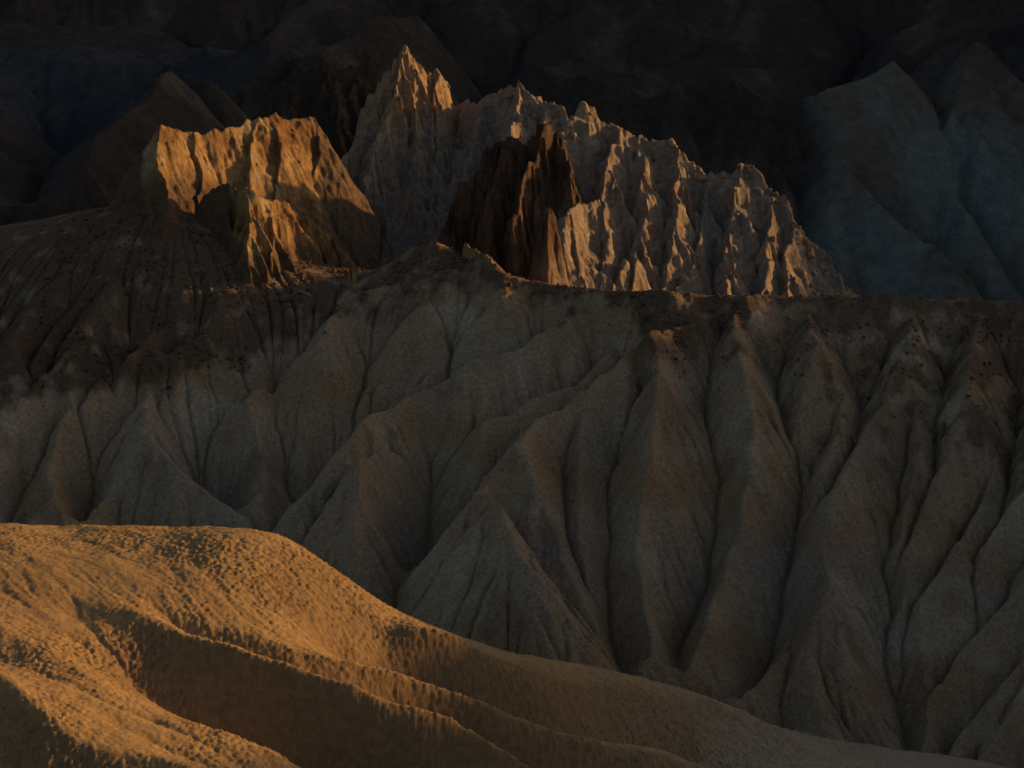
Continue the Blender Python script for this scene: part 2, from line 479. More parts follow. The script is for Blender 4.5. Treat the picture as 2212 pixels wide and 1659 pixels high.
A.line3([(-60, 1440, 226), (0, 1455, 225), (50, 1490, 223), (90, 1530, 221.5), (130, 1580, 220), (220, 1612, 219.5), (320, 1622, 220), (420, 1655, 219.5)])
A.linez([(-60, 214, 50), (50, 212, 48), (150, 211, 47), (300, 211, 46), (420, 211, 44)])
A.solve(L=40, its=260)
kq = sstep(255, 262, A.Y) * sstep(-8, -14, A.X); k2 = .75 * sstep(-9, 6, A.X) * (1 - kq)
A.Z = blur(A.Z, 9) * (1 - kq - k2) + blur_m(A.Z, A.d, 2.6) * kq + blur_m(A.Z, A.d, 1.1) * k2
slope_keep = A.Z.copy()
A.erode(n=70000, steps=140, k=0.10, iters=2, seed=4, sub=2, soft=2, c0=2.0)
gy, gx = np.gradient(blur(A.Z, 6), A.d)
sl = np.hypot(gx, gy)
# lumpy, crusted mud: swellings drawn out down the slope
tx, ty = gx / (sl + .05), gy / (sl + .05)
wx = A.X + 0.5 * fbm2(A.X * .5, A.Y * .5, 2, 5); wy = A.Y + 0.5 * fbm2(A.X * .5, A.Y * .5, 2, 9)
rough_m = np.clip(0.55 + 1.0 * fbm2(A.X * .09, A.Y * .09, 2, 71) + 1.3 * np.clip(sl - .3, 0, .6), 0.22, 1.3)
f1, f2 = worley2(wx / 0.48, wy / 0.75, 11)
lump = np.clip(f2 - f1, 0, .55)
f1b, f2b = worley2(wx / 0.33, wy / 0.4, 13)
A.Z += rough_m * (0.32 * (lump - .22)) + rough_m * 0.24 * (np.clip(f2b - f1b, 0, .5) - .2) + 0.10 * fbm2(A.X * .8, A.Y * .8, 3, 21) + 0.5 * fbm2(A.X * .13, A.Y * .13, 3, 31)
A.erode(n=120000, steps=60, k=0.085, iters=1, seed=8, soft=1, c0=1.5)
c = np.broadcast_to(GOLD, A.X.shape + (3,)).copy()
c = mixc(c, GREY, 0.75 * sstep(2, 30, A.X + 5 * fbm2(A.X * .08, A.Y * .08, 3, 3)))
c = mixc(c, OCHRE, 0.35 * sstep(0, .4, fbm2(A.X * .06, A.Y * .1, 3, 41)))
clay_shade = sstep(.45, .9, np.hypot(*np.gradient(blur_m(A.Z, A.d, .8), A.d)) + .25 * fbm2(A.X * .2, A.Y * .2, 3, 43))
c = mixc(c, np.array([.20, .128, .072]), .75 * clay_shade)  # browner steep flanks: clay tone that also paints in the flank shade
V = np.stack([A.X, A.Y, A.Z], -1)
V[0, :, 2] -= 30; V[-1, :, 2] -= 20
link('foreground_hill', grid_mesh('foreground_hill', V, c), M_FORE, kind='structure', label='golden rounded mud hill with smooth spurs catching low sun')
print('A', time.time() - T0)

# ================================================================== MIDDLE BADLAND SLOPE
bp = [tuple(at(*p)) for p in [
    (2212, 652, 424), (1950, 645, 423), (1800, 638, 422), (1600, 640, 421), (1450, 636, 420), (1250, 622, 420), (1080, 592, 420), (940, 505, 430),
    (1550, 700, 409), (1420, 755, 401), (1800, 715, 411), (2150, 720, 413),
    (1350, 1490, 354), (1700, 1540, 352), (2000, 1640, 350), (2212, 1300, 368), (2212, 1000, 390), (2212, 850, 400), (1700, 1000, 388), (1450, 1000, 386), (1850, 1250, 370), (1560, 1250, 370),
    (1100, 1120, 376), (1090, 1270, 366), (890, 1310, 372), (1250, 900, 392), (1000, 900, 398), (900, 1000, 394), (700, 1100, 390), (540, 1140, 388), (640, 900, 402),
    (740, 660, 420), (850, 700, 414), (1100, 720, 412), (600, 760, 412), (400, 800, 408), (200, 820, 404), (60, 870, 400), (300, 1000, 394), (100, 1150, 382), (0, 1000, 392), (-150, 1000, 390),
    (760, 600, 428), (600, 600, 426), (450, 520, 428), (430, 440, 440), (300, 450, 432), (150, 600, 424), (0, 720, 416), (200, 700, 418), (-100, 620, 426), (100, 480, 440), (-100, 500, 445)]]
bp += [(5, 435, 49.5), (25, 435, 48), (48, 433, 46), (80, 433, 45), (-75, 480, 52), (-42, 480, 56), (-12, 462, 46), (-18, 446, 50), (-10, 480, 50), (20, 475, 46), (60, 465, 34), (90, 465, 34), (-90, 520, 48), (-60, 505, 52), (0, 520, 44), (90, 520, 26),
       (-30, 350, 12), (0, 340, 8), (40, 335, 6), (80, 335, 4), (-70, 350, 14), (95, 380, 30), (95, 424, 54), (-90, 400, 45), (0, 310, 6), (60, 305, 4), (-60, 315, 10)]
B = Field(-88, 92, 318, 520, 0.25, Carrier(bp, lam=2))
B.mul = 1.5
def c4(*pts): return [(1106 + x * .6534, 575 + y * .6534) for x, y in pts]
def c5(*pts): return [(x * .5, 575 + y * .5) for x, y in pts]
Rg, Gl = 2.2, -2.4
# crest edge
B.line(1.0, [(2300, 652), (2212, 650), (2000, 645), (1800, 636), (1600, 638), (1450, 634), (1350, 630), (1250, 618), (1150, 604), (1080, 585)], taper=False)
B.line(1.3, [(1080, 585), (1060, 558), (1020, 535), (985, 520), (930, 520), (880, 540)], .2, taper=False)
# central spur
# right of it
B.line(0.6, c4((520, 190), (490, 290), (500, 450), (480, 600), (515, 760), (540, 880), (550, 1000), (500, 1100), (460, 1270), (440, 1400)), 2.8)
B.line(-0.8, c4((420, 400), (380, 480), (310, 700), (320, 1000), (330, 1170), (370, 1330), (390, 1400)), -3.0)
B.line(0.6, c4((330, 420), (250, 560), (190, 760), (200, 900), (240, 1010), (310, 1120)), 0.8)
B.line(-0.6, c4((190, 560), (160, 720), (180, 860), (220, 1000), (270, 1100), (330, 1180)), -1.6)
B.line(-0.6, c4((0, 930), (80, 1010), (190, 1140), (300, 1250), (370, 1340)), -1.5)
B.line(-0.8, c4((560, 330), (590, 440), (640, 560), (700, 690), (680, 800), (645, 1000), (600, 1080), (560, 1250), (540, 1400)), -3.0)
B.line(0.8, c4((720, 130), (730, 200), (740, 280), (765, 400), (770, 500), (800, 680), (770, 820), (790, 1000), (810, 1150), (740, 1320), (700, 1450)), 2.6)
B.line(-0.8, c4((880, 300), (920, 420), (950, 560), (962, 700), (940, 850), (900, 1050), (860, 1240), (780, 1420), (700, 1500)), -3.0)
B.line(0.8, c4((1330, 130), (1310, 230), (1290, 340), (1280, 400), (1230, 480), (1150, 620), (1080, 760), (1055, 900), (1070, 1050), (1000, 1200), (990, 1350), (1020, 1500)), 3.0)
B.line(-0.6, c4((1100, 330), (1090, 430), (1040, 560), (985, 700), (962, 720)), -2.0)
B.line(0.6, c4((980, 130), (990, 220), (1000, 300), (1020, 420), (1000, 540), (990, 620)), 0.8)
B.line(-0.8, c4((1380, 330), (1320, 480), (1290, 650), (1270, 800), (1240, 950), (1250, 1100), (1225, 1250), (1280, 1400), (1300, 1560), (1310, 1700)), -3.6)
B.line(0.8, c4((1540, 130), (1525, 250), (1510, 400), (1500, 500), (1470, 650), (1380, 850), (1330, 960), (1270, 1080)), 1.2)
B.line(-0.8, c4((1640, 560), (1540, 760), (1450, 930), (1330, 1090), (1270, 1230)), -2.0)
B.line(1.0, c4((1800, 300), (1760, 560), (1720, 700), (1660, 820), (1560, 1000), (1400, 1200), (1300, 1330)), 1.6)
B.line(-1.0, c4((1720, 920), (1600, 1130), (1450, 1290), (1310, 1450)), -2.2)
B.line(1.0, c4((1740, 1010), (1693, 1080), (1600, 1250), (1500, 1350), (1340, 1580)), 1.6)
B.line(-1.0, c4((1740, 1180), (1650, 1330), (1500, 1500), (1400, 1660)), -2.0)
B.line(1.0, c4((1760, 1280), (1650, 1480), (1560, 1660)), 1.5)
# left of the central spur
B.line(-0.4, [(930, 1000), (920, 1080), (930, 1180), (900, 1280)], -2.0)
B.line(0.5, [(1000, 965), (990, 1050), (1000, 1120), (960, 1220)], 0.8)
B.line(-0.6, c5((2100, 200), (1950, 330), (1800, 500), (1650, 680), (1520, 800), (1400, 930), (1290, 1060), (1250, 1110)), -3.0)
B.line(0.8, c5((1620, 90), (1500, 150), (1400, 280), (1310, 390), (1270, 560), (1230, 700), (1290, 860), (1330, 980)), 1.6)
B.line(0.5, c5((1830, 120), (1770, 250), (1700, 400), (1600, 520)), 0.5)
B.line(-0.5, c5((1600, 180), (1590, 330), (1600, 480), (1590, 640)), -1.8)
B.line(-0.6, c5((1250, 370), (1210, 500), (1190, 620), (1225, 730), (1230, 880), (1260, 1010), (1260, 1130)), -2.6)
B.line(0.8, c5((1150, 480), (1100, 560), (1040, 620), (1060, 760), (1080, 880), (1120, 1000), (1170, 1110)), 2.4)
B.line(-0.7, c5((1060, 400), (1040, 540), (1000, 620), (900, 700), (850, 780), (840, 880), (920, 980), (1060, 1110)), -3.0)
B.line(0.7, c5((900, 400), (960, 480), (1000, 560), (960, 640), (900, 690)), 0.3)
B.line(-0.4, c5((820, 450), (840, 560), (835, 680), (845, 760)), -2.0)
B.line(0.9, c5((780, 480), (740, 560), (640, 630), (610, 720), (700, 820), (800, 930), (900, 1020), (1070, 1130)), 2.6)
B.line(-0.6, c5((600, 470), (630, 560), (600, 630), (510, 690), (430, 760), (390, 880), (400, 990), (360, 1110), (330, 1180)), -2.8)
B.line(1.6, c5((440, 462), (420, 500), (350, 600), (300, 720), (330, 850), (280, 960), (180, 1080), (130, 1180)), 2.2)
B.line(0.9, c5((560, 470), (590, 500), (610, 560), (570, 640)), 0.2)
B.line(-0.8, c5((330, 490), (270, 600), (200, 760), (120, 920), (40, 1080), (0, 1150)), -2.4)
B.line(0.8, c5((-60, 600), (60, 560), (150, 545), (100, 700), (0, 850)), 0.8)
B.line(-1.5, c5((-60, 560), (100, 520), (250, 500), (350, 470), (500, 450)), -1.0)
# dark hillside under the left crag
B.line(1.2, c5((500, 20), (430, 160), (330, 320), (200, 480)), 1.0)
B.line(-1.2, c5((400, 20), (300, 180), (180, 330), (60, 470)), -1.2)
B.line(1.2, c5((250, 20), (150, 180), (40, 330)), 1.0)
B.line(-1.2, c5((850, 200), (845, 330), (700, 380)), -1.0)
B.line(0.8, c5((1050, 60), (870, 120), (700, 260), (560, 400)), 0.8)
# the three long diagonal spurs and the deep gullies behind them
BIG = []
for pts, lift in (
    ([(1520, 672, 413), (1470, 710, 408), (1420, 745, 404), (1390, 770, 400), (1330, 830, 393), (1250, 905, 386), (1180, 980, 379.5), (1130, 1060, 373.5), (1106, 1110, 370), (1085, 1190, 365), (1095, 1270, 360.5), (1140, 1330, 357), (1220, 1400, 353.5), (1330, 1480, 350)], 3.0),
    ([(1360, 690, 412), (1300, 770, 405), (1250, 825, 401), (1130, 895, 396), (1000, 955, 391.5), (930, 985, 389), (845, 1003, 387.5), (800, 1040, 384), (775, 1110, 378.5), (770, 1200, 372), (790, 1300, 366)], 1.0),
    ([(1230, 690, 411), (1130, 760, 406.5), (1000, 830, 402), (880, 890, 398.5), (820, 930, 395.5), (740, 1030, 388), (660, 1120, 382), (620, 1180, 378)], 1.0)):
    P = dense(np.array(pts, float), 8.0); q = at(P[:, 0], P[:, 1], P[:, 2])
    t = np.linspace(0, 1, len(q))
    q[:, 0] += .8 * pn2(t * 9, t * 0 + 3.1, 41); q[:, 2] += .7 * pn2(t * 8, t * 0 + 8.1, 43)
    q[:, 2] += lift * sstep(0, .2, t) * (1 - sstep(.75, 1, t))
    BIG.append(q)
rng = np.random.default_rng(5)
B.Z = B.car(B.X, B.Y) - .8 - 5.0 * sstep(420, 404, B.Y)
WARP = (B.X + .9 * fbm2(B.X * .16, B.Y * .16, 3, 501) + .25 * fbm2(B.X * .9, B.Y * .9, 2, 505), B.Y + .9 * fbm2(B.X * .16, B.Y * .16, 3, 511) + .25 * fbm2(B.X * .9, B.Y * .9, 2, 515))
spurs = []
for q in BIG:
    stamp(B.Z, B.x[0], B.y[0], B.d, q, 1.0, 18)
    side_spurs(q, rng, 4.5, 7.5, .93, spurs, 2, 48)
for up, Q in B.l3:
    if up:
        stamp(B.Z, B.x[0], B.y[0], B.d, Q, 1.0, 16)
        if Q[:, 1].max() - Q[:, 1].min() > 4 or Q[:, 2].max() - Q[:, 2].min() > 4: side_spurs(Q, rng, 4.4, 6.5, .95, spurs, 2, 48)
for S in spurs: stamp(B.Z, B.x[0], B.y[0], B.d, S, 1.6, 5)
for up, Q in B.l3:
    if not up: stamp(B.Z, B.x[0], B.y[0], B.d, Q, 1.1, 7, low=True)
WARP = None
kq = sstep(413, 420, B.Y)
B.Z = blur(B.Z, 1) * (1 - kq) + blur(B.Z, 8) * kq
B.Z += 0.6 * fbm2(B.X * .12, B.Y * .12, 4, 51)
B.W = B.Z - B.car(B.X, B.Y)
B.Z += B.W * .45 * sstep(420, 408, B.Y) * sstep(-80, -60, B.X)
print('spurs', len(spurs), time.time() - T0)
flat = 1 - sstep(.25, .55, np.hypot(*np.gradient(blur(B.Z, 8), B.d)))
emask = 1 - .7 * flat
B.erode(n=90000, steps=180, k=0.16, iters=2, seed=2, sub=2, soft=1, c0=2.5, mask=emask)
B.erode(n=170000, steps=70, k=0.27, iters=2, seed=3, sub=1, soft=0, c0=1.2, mask=emask)
B.Z += 0.16 * fbm2(B.X * .7, B.Y * .7, 3, 61) + 0.15 * fbm2(B.X * 1.7, B.Y * 1.3, 2, 66, .7)
gy, gx = np.gradient(B.Z, B.d); sl = np.hypot(gx, gy)
n1 = fbm2(B.X * .06, B.Y * .06, 4, 81); n2 = fbm2(B.X * .2, B.Y * .2, 4, 82)
c = np.broadcast_to(TAN * .92, B.X.shape + (3,)).copy()
c = mixc(c, np.array([.29, .225, .17]), sstep(-.2, .5, n1))
c = mixc(c, np.array([.40, .32, .235]), .8 * sstep(.05, .4, fbm2(B.X * .075 + 40, B.Y * .075, 4, 86)))
c = mixc(c, np.array([.19, .125, .08]), .7 * sstep(.08, .42, fbm2(B.X * .085 - 20, B.Y * .07, 4, 87)))
strat = np.sin((B.Z + 5 * n1 + 0.15 * B.X) * 0.38)
c = mixc(c, np.array([.27, .17, .085]), .5 * sstep(.4, .95, strat + .3 * n2))
c = mixc(c, np.array([.20, .19, .18]), .5 * sstep(.1, .6, fbm2(B.X * .045 + 9, B.Y * .09, 3, 84)) * sstep(48, 25, B.Z))
c = mixc(c, np.array([.17, .09, .045]), .45 * sstep(.25, .6, fbm2(B.X * .1 + 3, B.Y * .12, 4, 85)))
zl = np.interp(B.X, [-88, -75, -45, -32, -26, -18, 0, 13, 19, 24, 30, 36, 50, 80], [40, 42, 44.5, 48, 52, 55, 56, 54, 51, 48.5, 49.5, 53, 51.5, 49.5])
varn = sstep(-1.8, 1.8, B.Z - zl + 4.5 * n2 + 6.0 * fbm3(B.X * .35, B.Y * .35, B.Z * .25, 4, 88, .6)) * (1 - .55 * sstep(.1, .5, fbm2(B.X * .3 + 7, B.Y * .3, 3, 89)))
near = np.full(B.X.shape, 99.0)
for p in BIG[0][:22]: near = np.minimum(near, np.hypot(B.X - p[0], B.Y - p[1]) + max(0, 40 - p[2]) * .5)
n5 = fbm3(B.X * .3, B.Y * .3, B.Z * .12, 4, 188, .6)
debris = np.maximum(.75 * sstep(4.5, 1.0, near + 6 * n5), .8 * sstep(-.15, .25, n5 + .35 * sstep(30, 75, B.X) + .02 * (B.Z - 42) - .25) * sstep(26, 44, B.X + 10 * n1))
varn = np.maximum(varn, debris * sstep(16, 34, B.Z))
c = mixc(c * 1.14, VARN, varn * .9)
B.varn = varn
keep = np.concatenate([np.where((B.y > 338) & (B.y < 446))[0], np.where(B.y <= 338)[0][::5], np.where(B.y >= 446)[0][::3], [len(B.y) - 1]]); keep = np.unique(keep)
V = np.stack([B.X, B.Y, B.Z], -1)[keep]; c = c[keep]
link('badland_slope', grid_mesh('badland_slope', V, c), M_MID, kind='structure', label='shaded grey tan badland slope cut by steep gullies below the crags')
print('B', time.time() - T0)

# ================================================================== CRAGS
def hit_slope(px, py):
    """distance at which the line of sight meets the middle slope"""
    yy = np.linspace(340, 440, 600); out = []
    for a, b in zip(px, py):
        p = at(a, b, yy); dz = p[:, 2] - B.h(p[:, 0], p[:, 1])
        out.append(yy[np.argmax(dz < 0)] if (dz < 0).any() else yy[np.abs(dz).argmin()])
    return np.array(out)

def crag(name, label, lines, d=0.15, s1=2.6, s2=.9, d1=5.0, warp=(1.0, 5.0), rough=(.5, 1.4), knob=(0, 1.0), jag=.6, spur=(3.0, 4.5, 1.5), water=(.1, .06), seed=0, colour=None, sink=1.2, rad=26, cat='crag', base=None, big=1.0, ground=None, ledge=.28):
    """lines: crest first, then buttresses, each a list of (px, py, distance); a solid rock mass with falling flanks"""
    global WARP
    L3 = []
    rng = np.random.default_rng(seed)
    for n, l in enumerate(lines):
        P = np.array(l, float)
        if ground is not None: P[:, 2] = hit_slope(P[:, 0], P[:, 1] + ground)
        q = at(P[:, 0], P[:, 1], P[:, 2])
        t = np.concatenate([[0], np.cumsum(np.linalg.norm(np.diff(q, axis=0), axis=1))])
        tt = np.linspace(0, t[-1], max(3, int(t[-1] / .7)))
        q = np.stack([np.interp(tt, t, q[:, i]) for i in range(3)], -1)
        q[:, 2] += jag * fbm2(tt * .45, tt * 0 + n * 3.3, 3, seed + n) * (1 if n == 0 else .6)
        L3.append(q)
    al = np.concatenate(L3)
    x0, x1, y0, y1 = al[:, 0].min() - 9, al[:, 0].max() + 9, al[:, 1].min() - 9, al[:, 1].max() + 9
    xs = np.arange(x0, x1, d); ys = np.arange(y0, y1, d)
    X, Y = np.meshgrid(xs, ys)
    Z = np.full(X.shape, -50.0)
    wa, wl = warp
    WARP = (X + wa * fbm2(X / wl, Y / wl, 4, seed + 61, .55), Y + wa * fbm2(X / wl + 31, Y / wl, 4, seed + 71, .55))
    sp = []
    for n, q in enumerate(L3):
        stamp(Z, x0, y0, d, q, s1, rad, s2=s2, d1=d1)
        if spur: side_spurs(q, rng, spur[0], spur[1], spur[2], sp, 2 if spur[0] > 5 else 1, 58)
    for S in sp: stamp(Z, x0, y0, d, S, s1 * 1.1, 6, s2=s2 * 1.3, d1=d1)
    WARP = None
    Hb = B.h(X, Y) if base is None else base(X, Y)
    Z = np.maximum(Z, Hb - 14)
    hh = np.clip((Z - Hb) / 8.0, 0, 1)
    n3 = fbm3(X / rough[1], Y / rough[1], Z / (rough[1] * 1.6), 4, seed + 20, .6)
    n4 = fbm3(X / 4.5, Y / 4.5, Z / 6.0, 3, seed + 25, .5, True)
    Z = Z + (rough[0] * 1.6 * n3 + big * n4) * (.3 + .7 * hh)
    if knob[0]:
        w = worley3(X / knob[1], Y / knob[1], Z / knob[1], seed + 40)
        Z = Z + knob[0] * 2 * (.55 - w) * np.clip(.3 + 1.2 * fbm2(X / 7, Y / 7, 2, seed + 50), 0, 1) * hh
    Z = Z + ledge * np.sin((Z + .22 * X + 2.2 * fbm2(X / 6, Y / 6, 2, seed + 80)) * 2.0) * np.clip(.4 + 1.5 * fbm2(X / 5, Y / 5, 2, seed + 81), 0, 1) * hh
    for kk, st, sf in ((water[0], 90, 2), (water[1], 40, 1)):
        if kk: Z = Z + run_water(Z, d, n=min(40000, X.size // 3), steps=st, k=kk, iters=2, seed=seed + sf, soft=sf, c0=2.0, pre=1) * hh
    zt = Z.max(); v = np.clip((Z - Hb) / max(zt - Hb.mean(), 1), 0, 1)
    f = n3
    px = 1106 + X / Y * .957 * F
    col = colour(X, Y, Z, v, px, f)
    V = np.stack([X, Y, Z], -1)
    keepv = (Z > Hb - sink)
    me = grid_mesh(name, V, col, keep=keepv)
    o = link(name, me, M_ROCK, label=label, category=cat, kind='thing')
    return o, (X, Y, Z, hh, L3)

def col_gold(x, y, z, v, px, f):
    c = np.broadcast_to(np.array([.33, .20, .09]), x.shape + (3,)).copy()
    n = fbm3(x / 5, y / 5, z / 5, 3, 201)
    c = mixc(c, [.17, .085, .038], sstep(-.05, .4, n + .25 * (v > .85)) * .85)
    return mixc(c, [.42, .33, .21], sstep(.1, .5, -n) * .6)
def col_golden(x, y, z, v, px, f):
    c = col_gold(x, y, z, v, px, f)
    c = mixc(c, [.13, .085, .058], .9 * sstep(690, 715, px + 25 * f))  # right flank darkened, the ravine's shade put into the colour
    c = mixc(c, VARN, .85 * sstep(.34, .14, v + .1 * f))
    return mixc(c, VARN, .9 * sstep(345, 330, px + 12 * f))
def col_stub(x, y, z, v, px, f):
    c = col_gold(x, y, z, v, px, f)
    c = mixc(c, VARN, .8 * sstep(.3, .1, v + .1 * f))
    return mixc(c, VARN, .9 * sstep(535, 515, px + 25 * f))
def col_ash(x, y, z, v, px, f):
    n = fbm3(x / 6, y / 6, z / 14, 3, 211); n2 = fbm3(x / 3, y / 3, z / 12, 3, 215)
    c = np.broadcast_to(np.array([.31, .235, .18]), x.shape + (3,)).copy()
    c = mixc(c, [.235, .20, .17], sstep(0, .4, n))
    c = mixc(c, [.24, .12, .075], sstep(.15, .5, n2) * .7)
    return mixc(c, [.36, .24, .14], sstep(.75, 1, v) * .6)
def col_spire(x, y, z, v, px, f):
    c = col_ash(x, y, z, v, px, f)
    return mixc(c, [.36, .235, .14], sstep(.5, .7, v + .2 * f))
def col_red(x, y, z, v, px, f):
    n = fbm3(x / 3, y / 3, z / 9, 3, 221)
    c = np.broadcast_to(np.array([.12, .07, .045]), x.shape + (3,)).copy()
    c = mixc(c, [.18, .085, .045], sstep(0.1, .5, n))
    c = mixc(c, [.05, .035, .028], sstep(.1, .5, -n))
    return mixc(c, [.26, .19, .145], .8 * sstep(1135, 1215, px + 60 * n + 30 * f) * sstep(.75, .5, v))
def col_dark(x, y, z, v, px, f):
    n = fbm3(x / 5, y / 5, z / 5, 3, 231)
    return mixc(np.broadcast_to(np.array([.05, .035, .026]), x.shape + (3,)).copy(), [.10, .07, .05], sstep(0, .5, n))

C_ASH = crag('ash_crag', 'pale rear crag with knobbly sunlit crest between spire and fluted crag', [
    [(985, 240, 498), (1010, 220, 495), (1051, 206, 493), (1073, 202, 492), (1127, 182, 490), (1154, 200, 489), (1181, 229, 488), (1208, 235, 487), (1222, 258, 486), (1245, 310, 485)],
    [(1051, 206, 493), (1035, 260, 488), (1020, 330, 482), (1000, 480, 470)], [(1127, 182, 490), (1115, 230, 486), (1105, 290, 481), (1090, 400, 474)], [(1181, 229, 488), (1170, 300, 482), (1160, 380, 476)]],
    seed=300, colour=col_ash, knob=(.45, 1.1), s1=2.2, spur=(5.5, 6.0, 1.5), big=1.2)
C_SPIRE = crag('spire_crag', 'tall pointed rock spire with twin tips, highest lit peak', [
    [(786, 300, 482), (800, 262, 484), (812, 232, 486), (835, 165, 488.5), (851, 132, 490), (870, 105, 491), (881, 102, 491), (900, 128, 492), (912, 150, 493), (930, 172, 494), (946, 152, 495), (961, 181, 496), (967, 215, 497), (990, 237, 498)],
    [(872, 104, 491), (858, 170, 487.5), (840, 230, 484), (820, 290, 481), (800, 350, 477), (785, 430, 472)], [(900, 128, 492), (897, 220, 487), (905, 320, 481), (900, 450, 473)],
    [(946, 152, 495), (938, 220, 490), (945, 320, 484), (930, 450, 475)], [(790, 300, 482), (740, 340, 478), (695, 420, 470)]],
    seed=330, colour=col_spire, s1=3.4, d1=5, jag=.9, warp=(1.5, 4.5), rough=(.75, 1.5), spur=(2.6, 4.0, 1.9))
C_FLUTE = crag('fluted_crag', 'long broad fluted crag with knobbly stepped crest, right of the spire', [
    [(1205, 285, 467), (1234, 258, 468.708), (1257, 232, 470.27), (1284, 229, 470.93), (1302, 258, 470.37), (1346, 276, 470.445), (1378, 299, 470.226), (1423, 305, 470.326), (1458, 310, 470.181), (1476, 335, 469.621), (1512, 361, 469.5), (1530, 379, 468.94), (1575, 377, 469.039), (1593, 352, 469.479),
     (1629, 370, 469.358), (1656, 402, 469.018), (1691, 420, 468.873), (1714, 464, 467.435), (1736, 514, 465.972), (1759, 536, 465.534), (1785, 563, 465.169), (1808, 594, 464.731), (1819, 645, 463)],
    [(1346, 276, 470.445), (1328, 320, 466.005), (1308, 380, 460.516), (1295, 430, 456.699), (1255, 437, 453.221), (1212, 462, 449.171), (1212, 520, 446.171), (1225, 610, 442.489)],
    [(1300, 420, 457.321), (1310, 520, 451.565), (1300, 630, 444.321)], [(1380, 300, 470.275), (1388, 400, 462.471), (1385, 500, 455.397), (1362, 630, 445.836)],
    [(1458, 310, 470.181), (1466, 350, 467.376), (1455, 440, 461.107), (1460, 530, 455.23), (1440, 640, 447.741)], [(1530, 379, 468.94), (1522, 460, 462.744), (1492, 560, 455.011), (1470, 640, 448.474)],
    [(1593, 352, 469.479), (1590, 450, 463.406), (1572, 540, 456.966), (1555, 640, 449.55)], [(1656, 402, 469.018), (1662, 500, 462.164), (1655, 570, 456.993), (1640, 640, 451.627)], [(1714, 464, 467.435), (1712, 540, 461.386), (1702, 640, 453.142)], [(1345, 560, 449.42), (1332, 600, 446.603), (1312, 640, 443.614)]],
    d=.16, seed=360, colour=col_ash, knob=(.5, 1.2), warp=(2.4, 7.0), rough=(.5, 2.2), s1=2.2, s2=.85, d1=6, spur=(8.0, 7.0, 1.5), jag=.7, big=.7, ledge=.6)
crag('dark_red_slab', 'dark red brown rock slab with pointed top leaning on fluted crag', [
    [(945, 500, 453), (985, 420, 455), (1040, 335, 457), (1080, 302, 458), (1105, 292, 458), (1135, 312, 457.5), (1168, 270, 458), (1186, 258, 458), (1205, 288, 459), (1224, 320, 460)],
    [(1186, 258, 458), (1160, 320, 455), (1125, 390, 450.5), (1112, 480, 446), (1108, 600, 440)], [(1105, 292, 458), (1065, 400, 451), (1045, 560, 442)], [(1205, 288, 459), (1222, 345, 456), (1228, 400, 453)]],
    seed=390, colour=col_red, s1=5.0, s2=2.0, d1=4, warp=(1.6, 4), spur=(3.4, 3.0, 2.8), sink=1.0)
crag('red_rock_fin', 'narrow upright rust red fin at the foot of fluted crag', [
    [(1170, 470, 438.5), (1176, 445, 439), (1188, 440, 439), (1196, 470, 439)], [(1184, 442, 439), (1186, 520, 436.5), (1184, 600, 434.5)]],
    d=.12, seed=410, colour=col_red, s1=5, s2=2.6, d1=4, warp=(.6, 3), jag=.3, big=.3, spur=None, rad=12)
crag('golden_crag', 'broad golden sunlit crag with dark buttress, left of the spire', [
    [(341, 270, 442), (364, 278, 444), (414, 287, 448), (478, 280, 453), (539, 263, 457), (554, 254, 458), (592, 247, 461), (630, 260, 464), (672, 257, 467), (690, 285, 469), (704, 345, 467)],
    [(341, 270, 442), (340, 340, 438), (352, 440, 431)], [(420, 288, 448), (428, 350, 444), (440, 440, 438)], [(554, 254, 458), (548, 330, 453), (525, 420, 447)], [(592, 247, 461), (602, 340, 455.5), (598, 430, 450)],
    [(672, 257, 467), (692, 330, 463), (684, 390, 460), (655, 465, 455)]],
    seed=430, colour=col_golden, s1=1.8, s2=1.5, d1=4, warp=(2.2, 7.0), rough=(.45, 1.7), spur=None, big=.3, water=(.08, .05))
crag('stub_crag', 'small golden broken crag standing in front of the golden crag', [
    [(435, 430, 436), (478, 401, 435), (524, 405, 434), (554, 420, 434), (581, 436, 436), (615, 447, 439), (664, 474, 443), (695, 500, 446), (721, 512, 448), (733, 532, 449), (741, 580, 448)],
    [(530, 406, 434), (540, 480, 430), (535, 590, 424)], [(581, 436, 436), (592, 510, 432), (585, 560, 428)], [(664, 474, 443), (667, 530, 439), (657, 585, 435)], [(721, 512, 448), (737, 550, 445), (738, 585, 442)]],
    seed=450, colour=col_stub, s1=2.8, s2=1.3, d1=4, rough=(.5, 1.2))
crag('lit_outcrop', 'small glowing outcrop on the rounded knoll above the ridge', [
    [(1005, 528, 0), (1030, 540, 0), (1055, 556, 0), (1076, 570, 0)]],
    d=.12, seed=470, colour=col_gold, s1=2.0, s2=1.6, d1=2.0, warp=(1.0, 2), rough=(.45, .8), big=.3, spur=None, sink=.4, rad=5, ground=9, water=(.04, 0))
crag('rock_pinnacle', 'tiny isolated upright pinnacle right of the small golden crag', [
    [(752, 582, 0), (757, 575, 0), (764, 577, 0)]], d=.1, seed=480, colour=col_gold, s1=5, s2=3.5, d1=1.5, warp=(.5, 1.5), rough=(.35, .7), big=.2, ground=34, spur=None, rad=2.2, water=(.03, 0), cat='pinnacle')
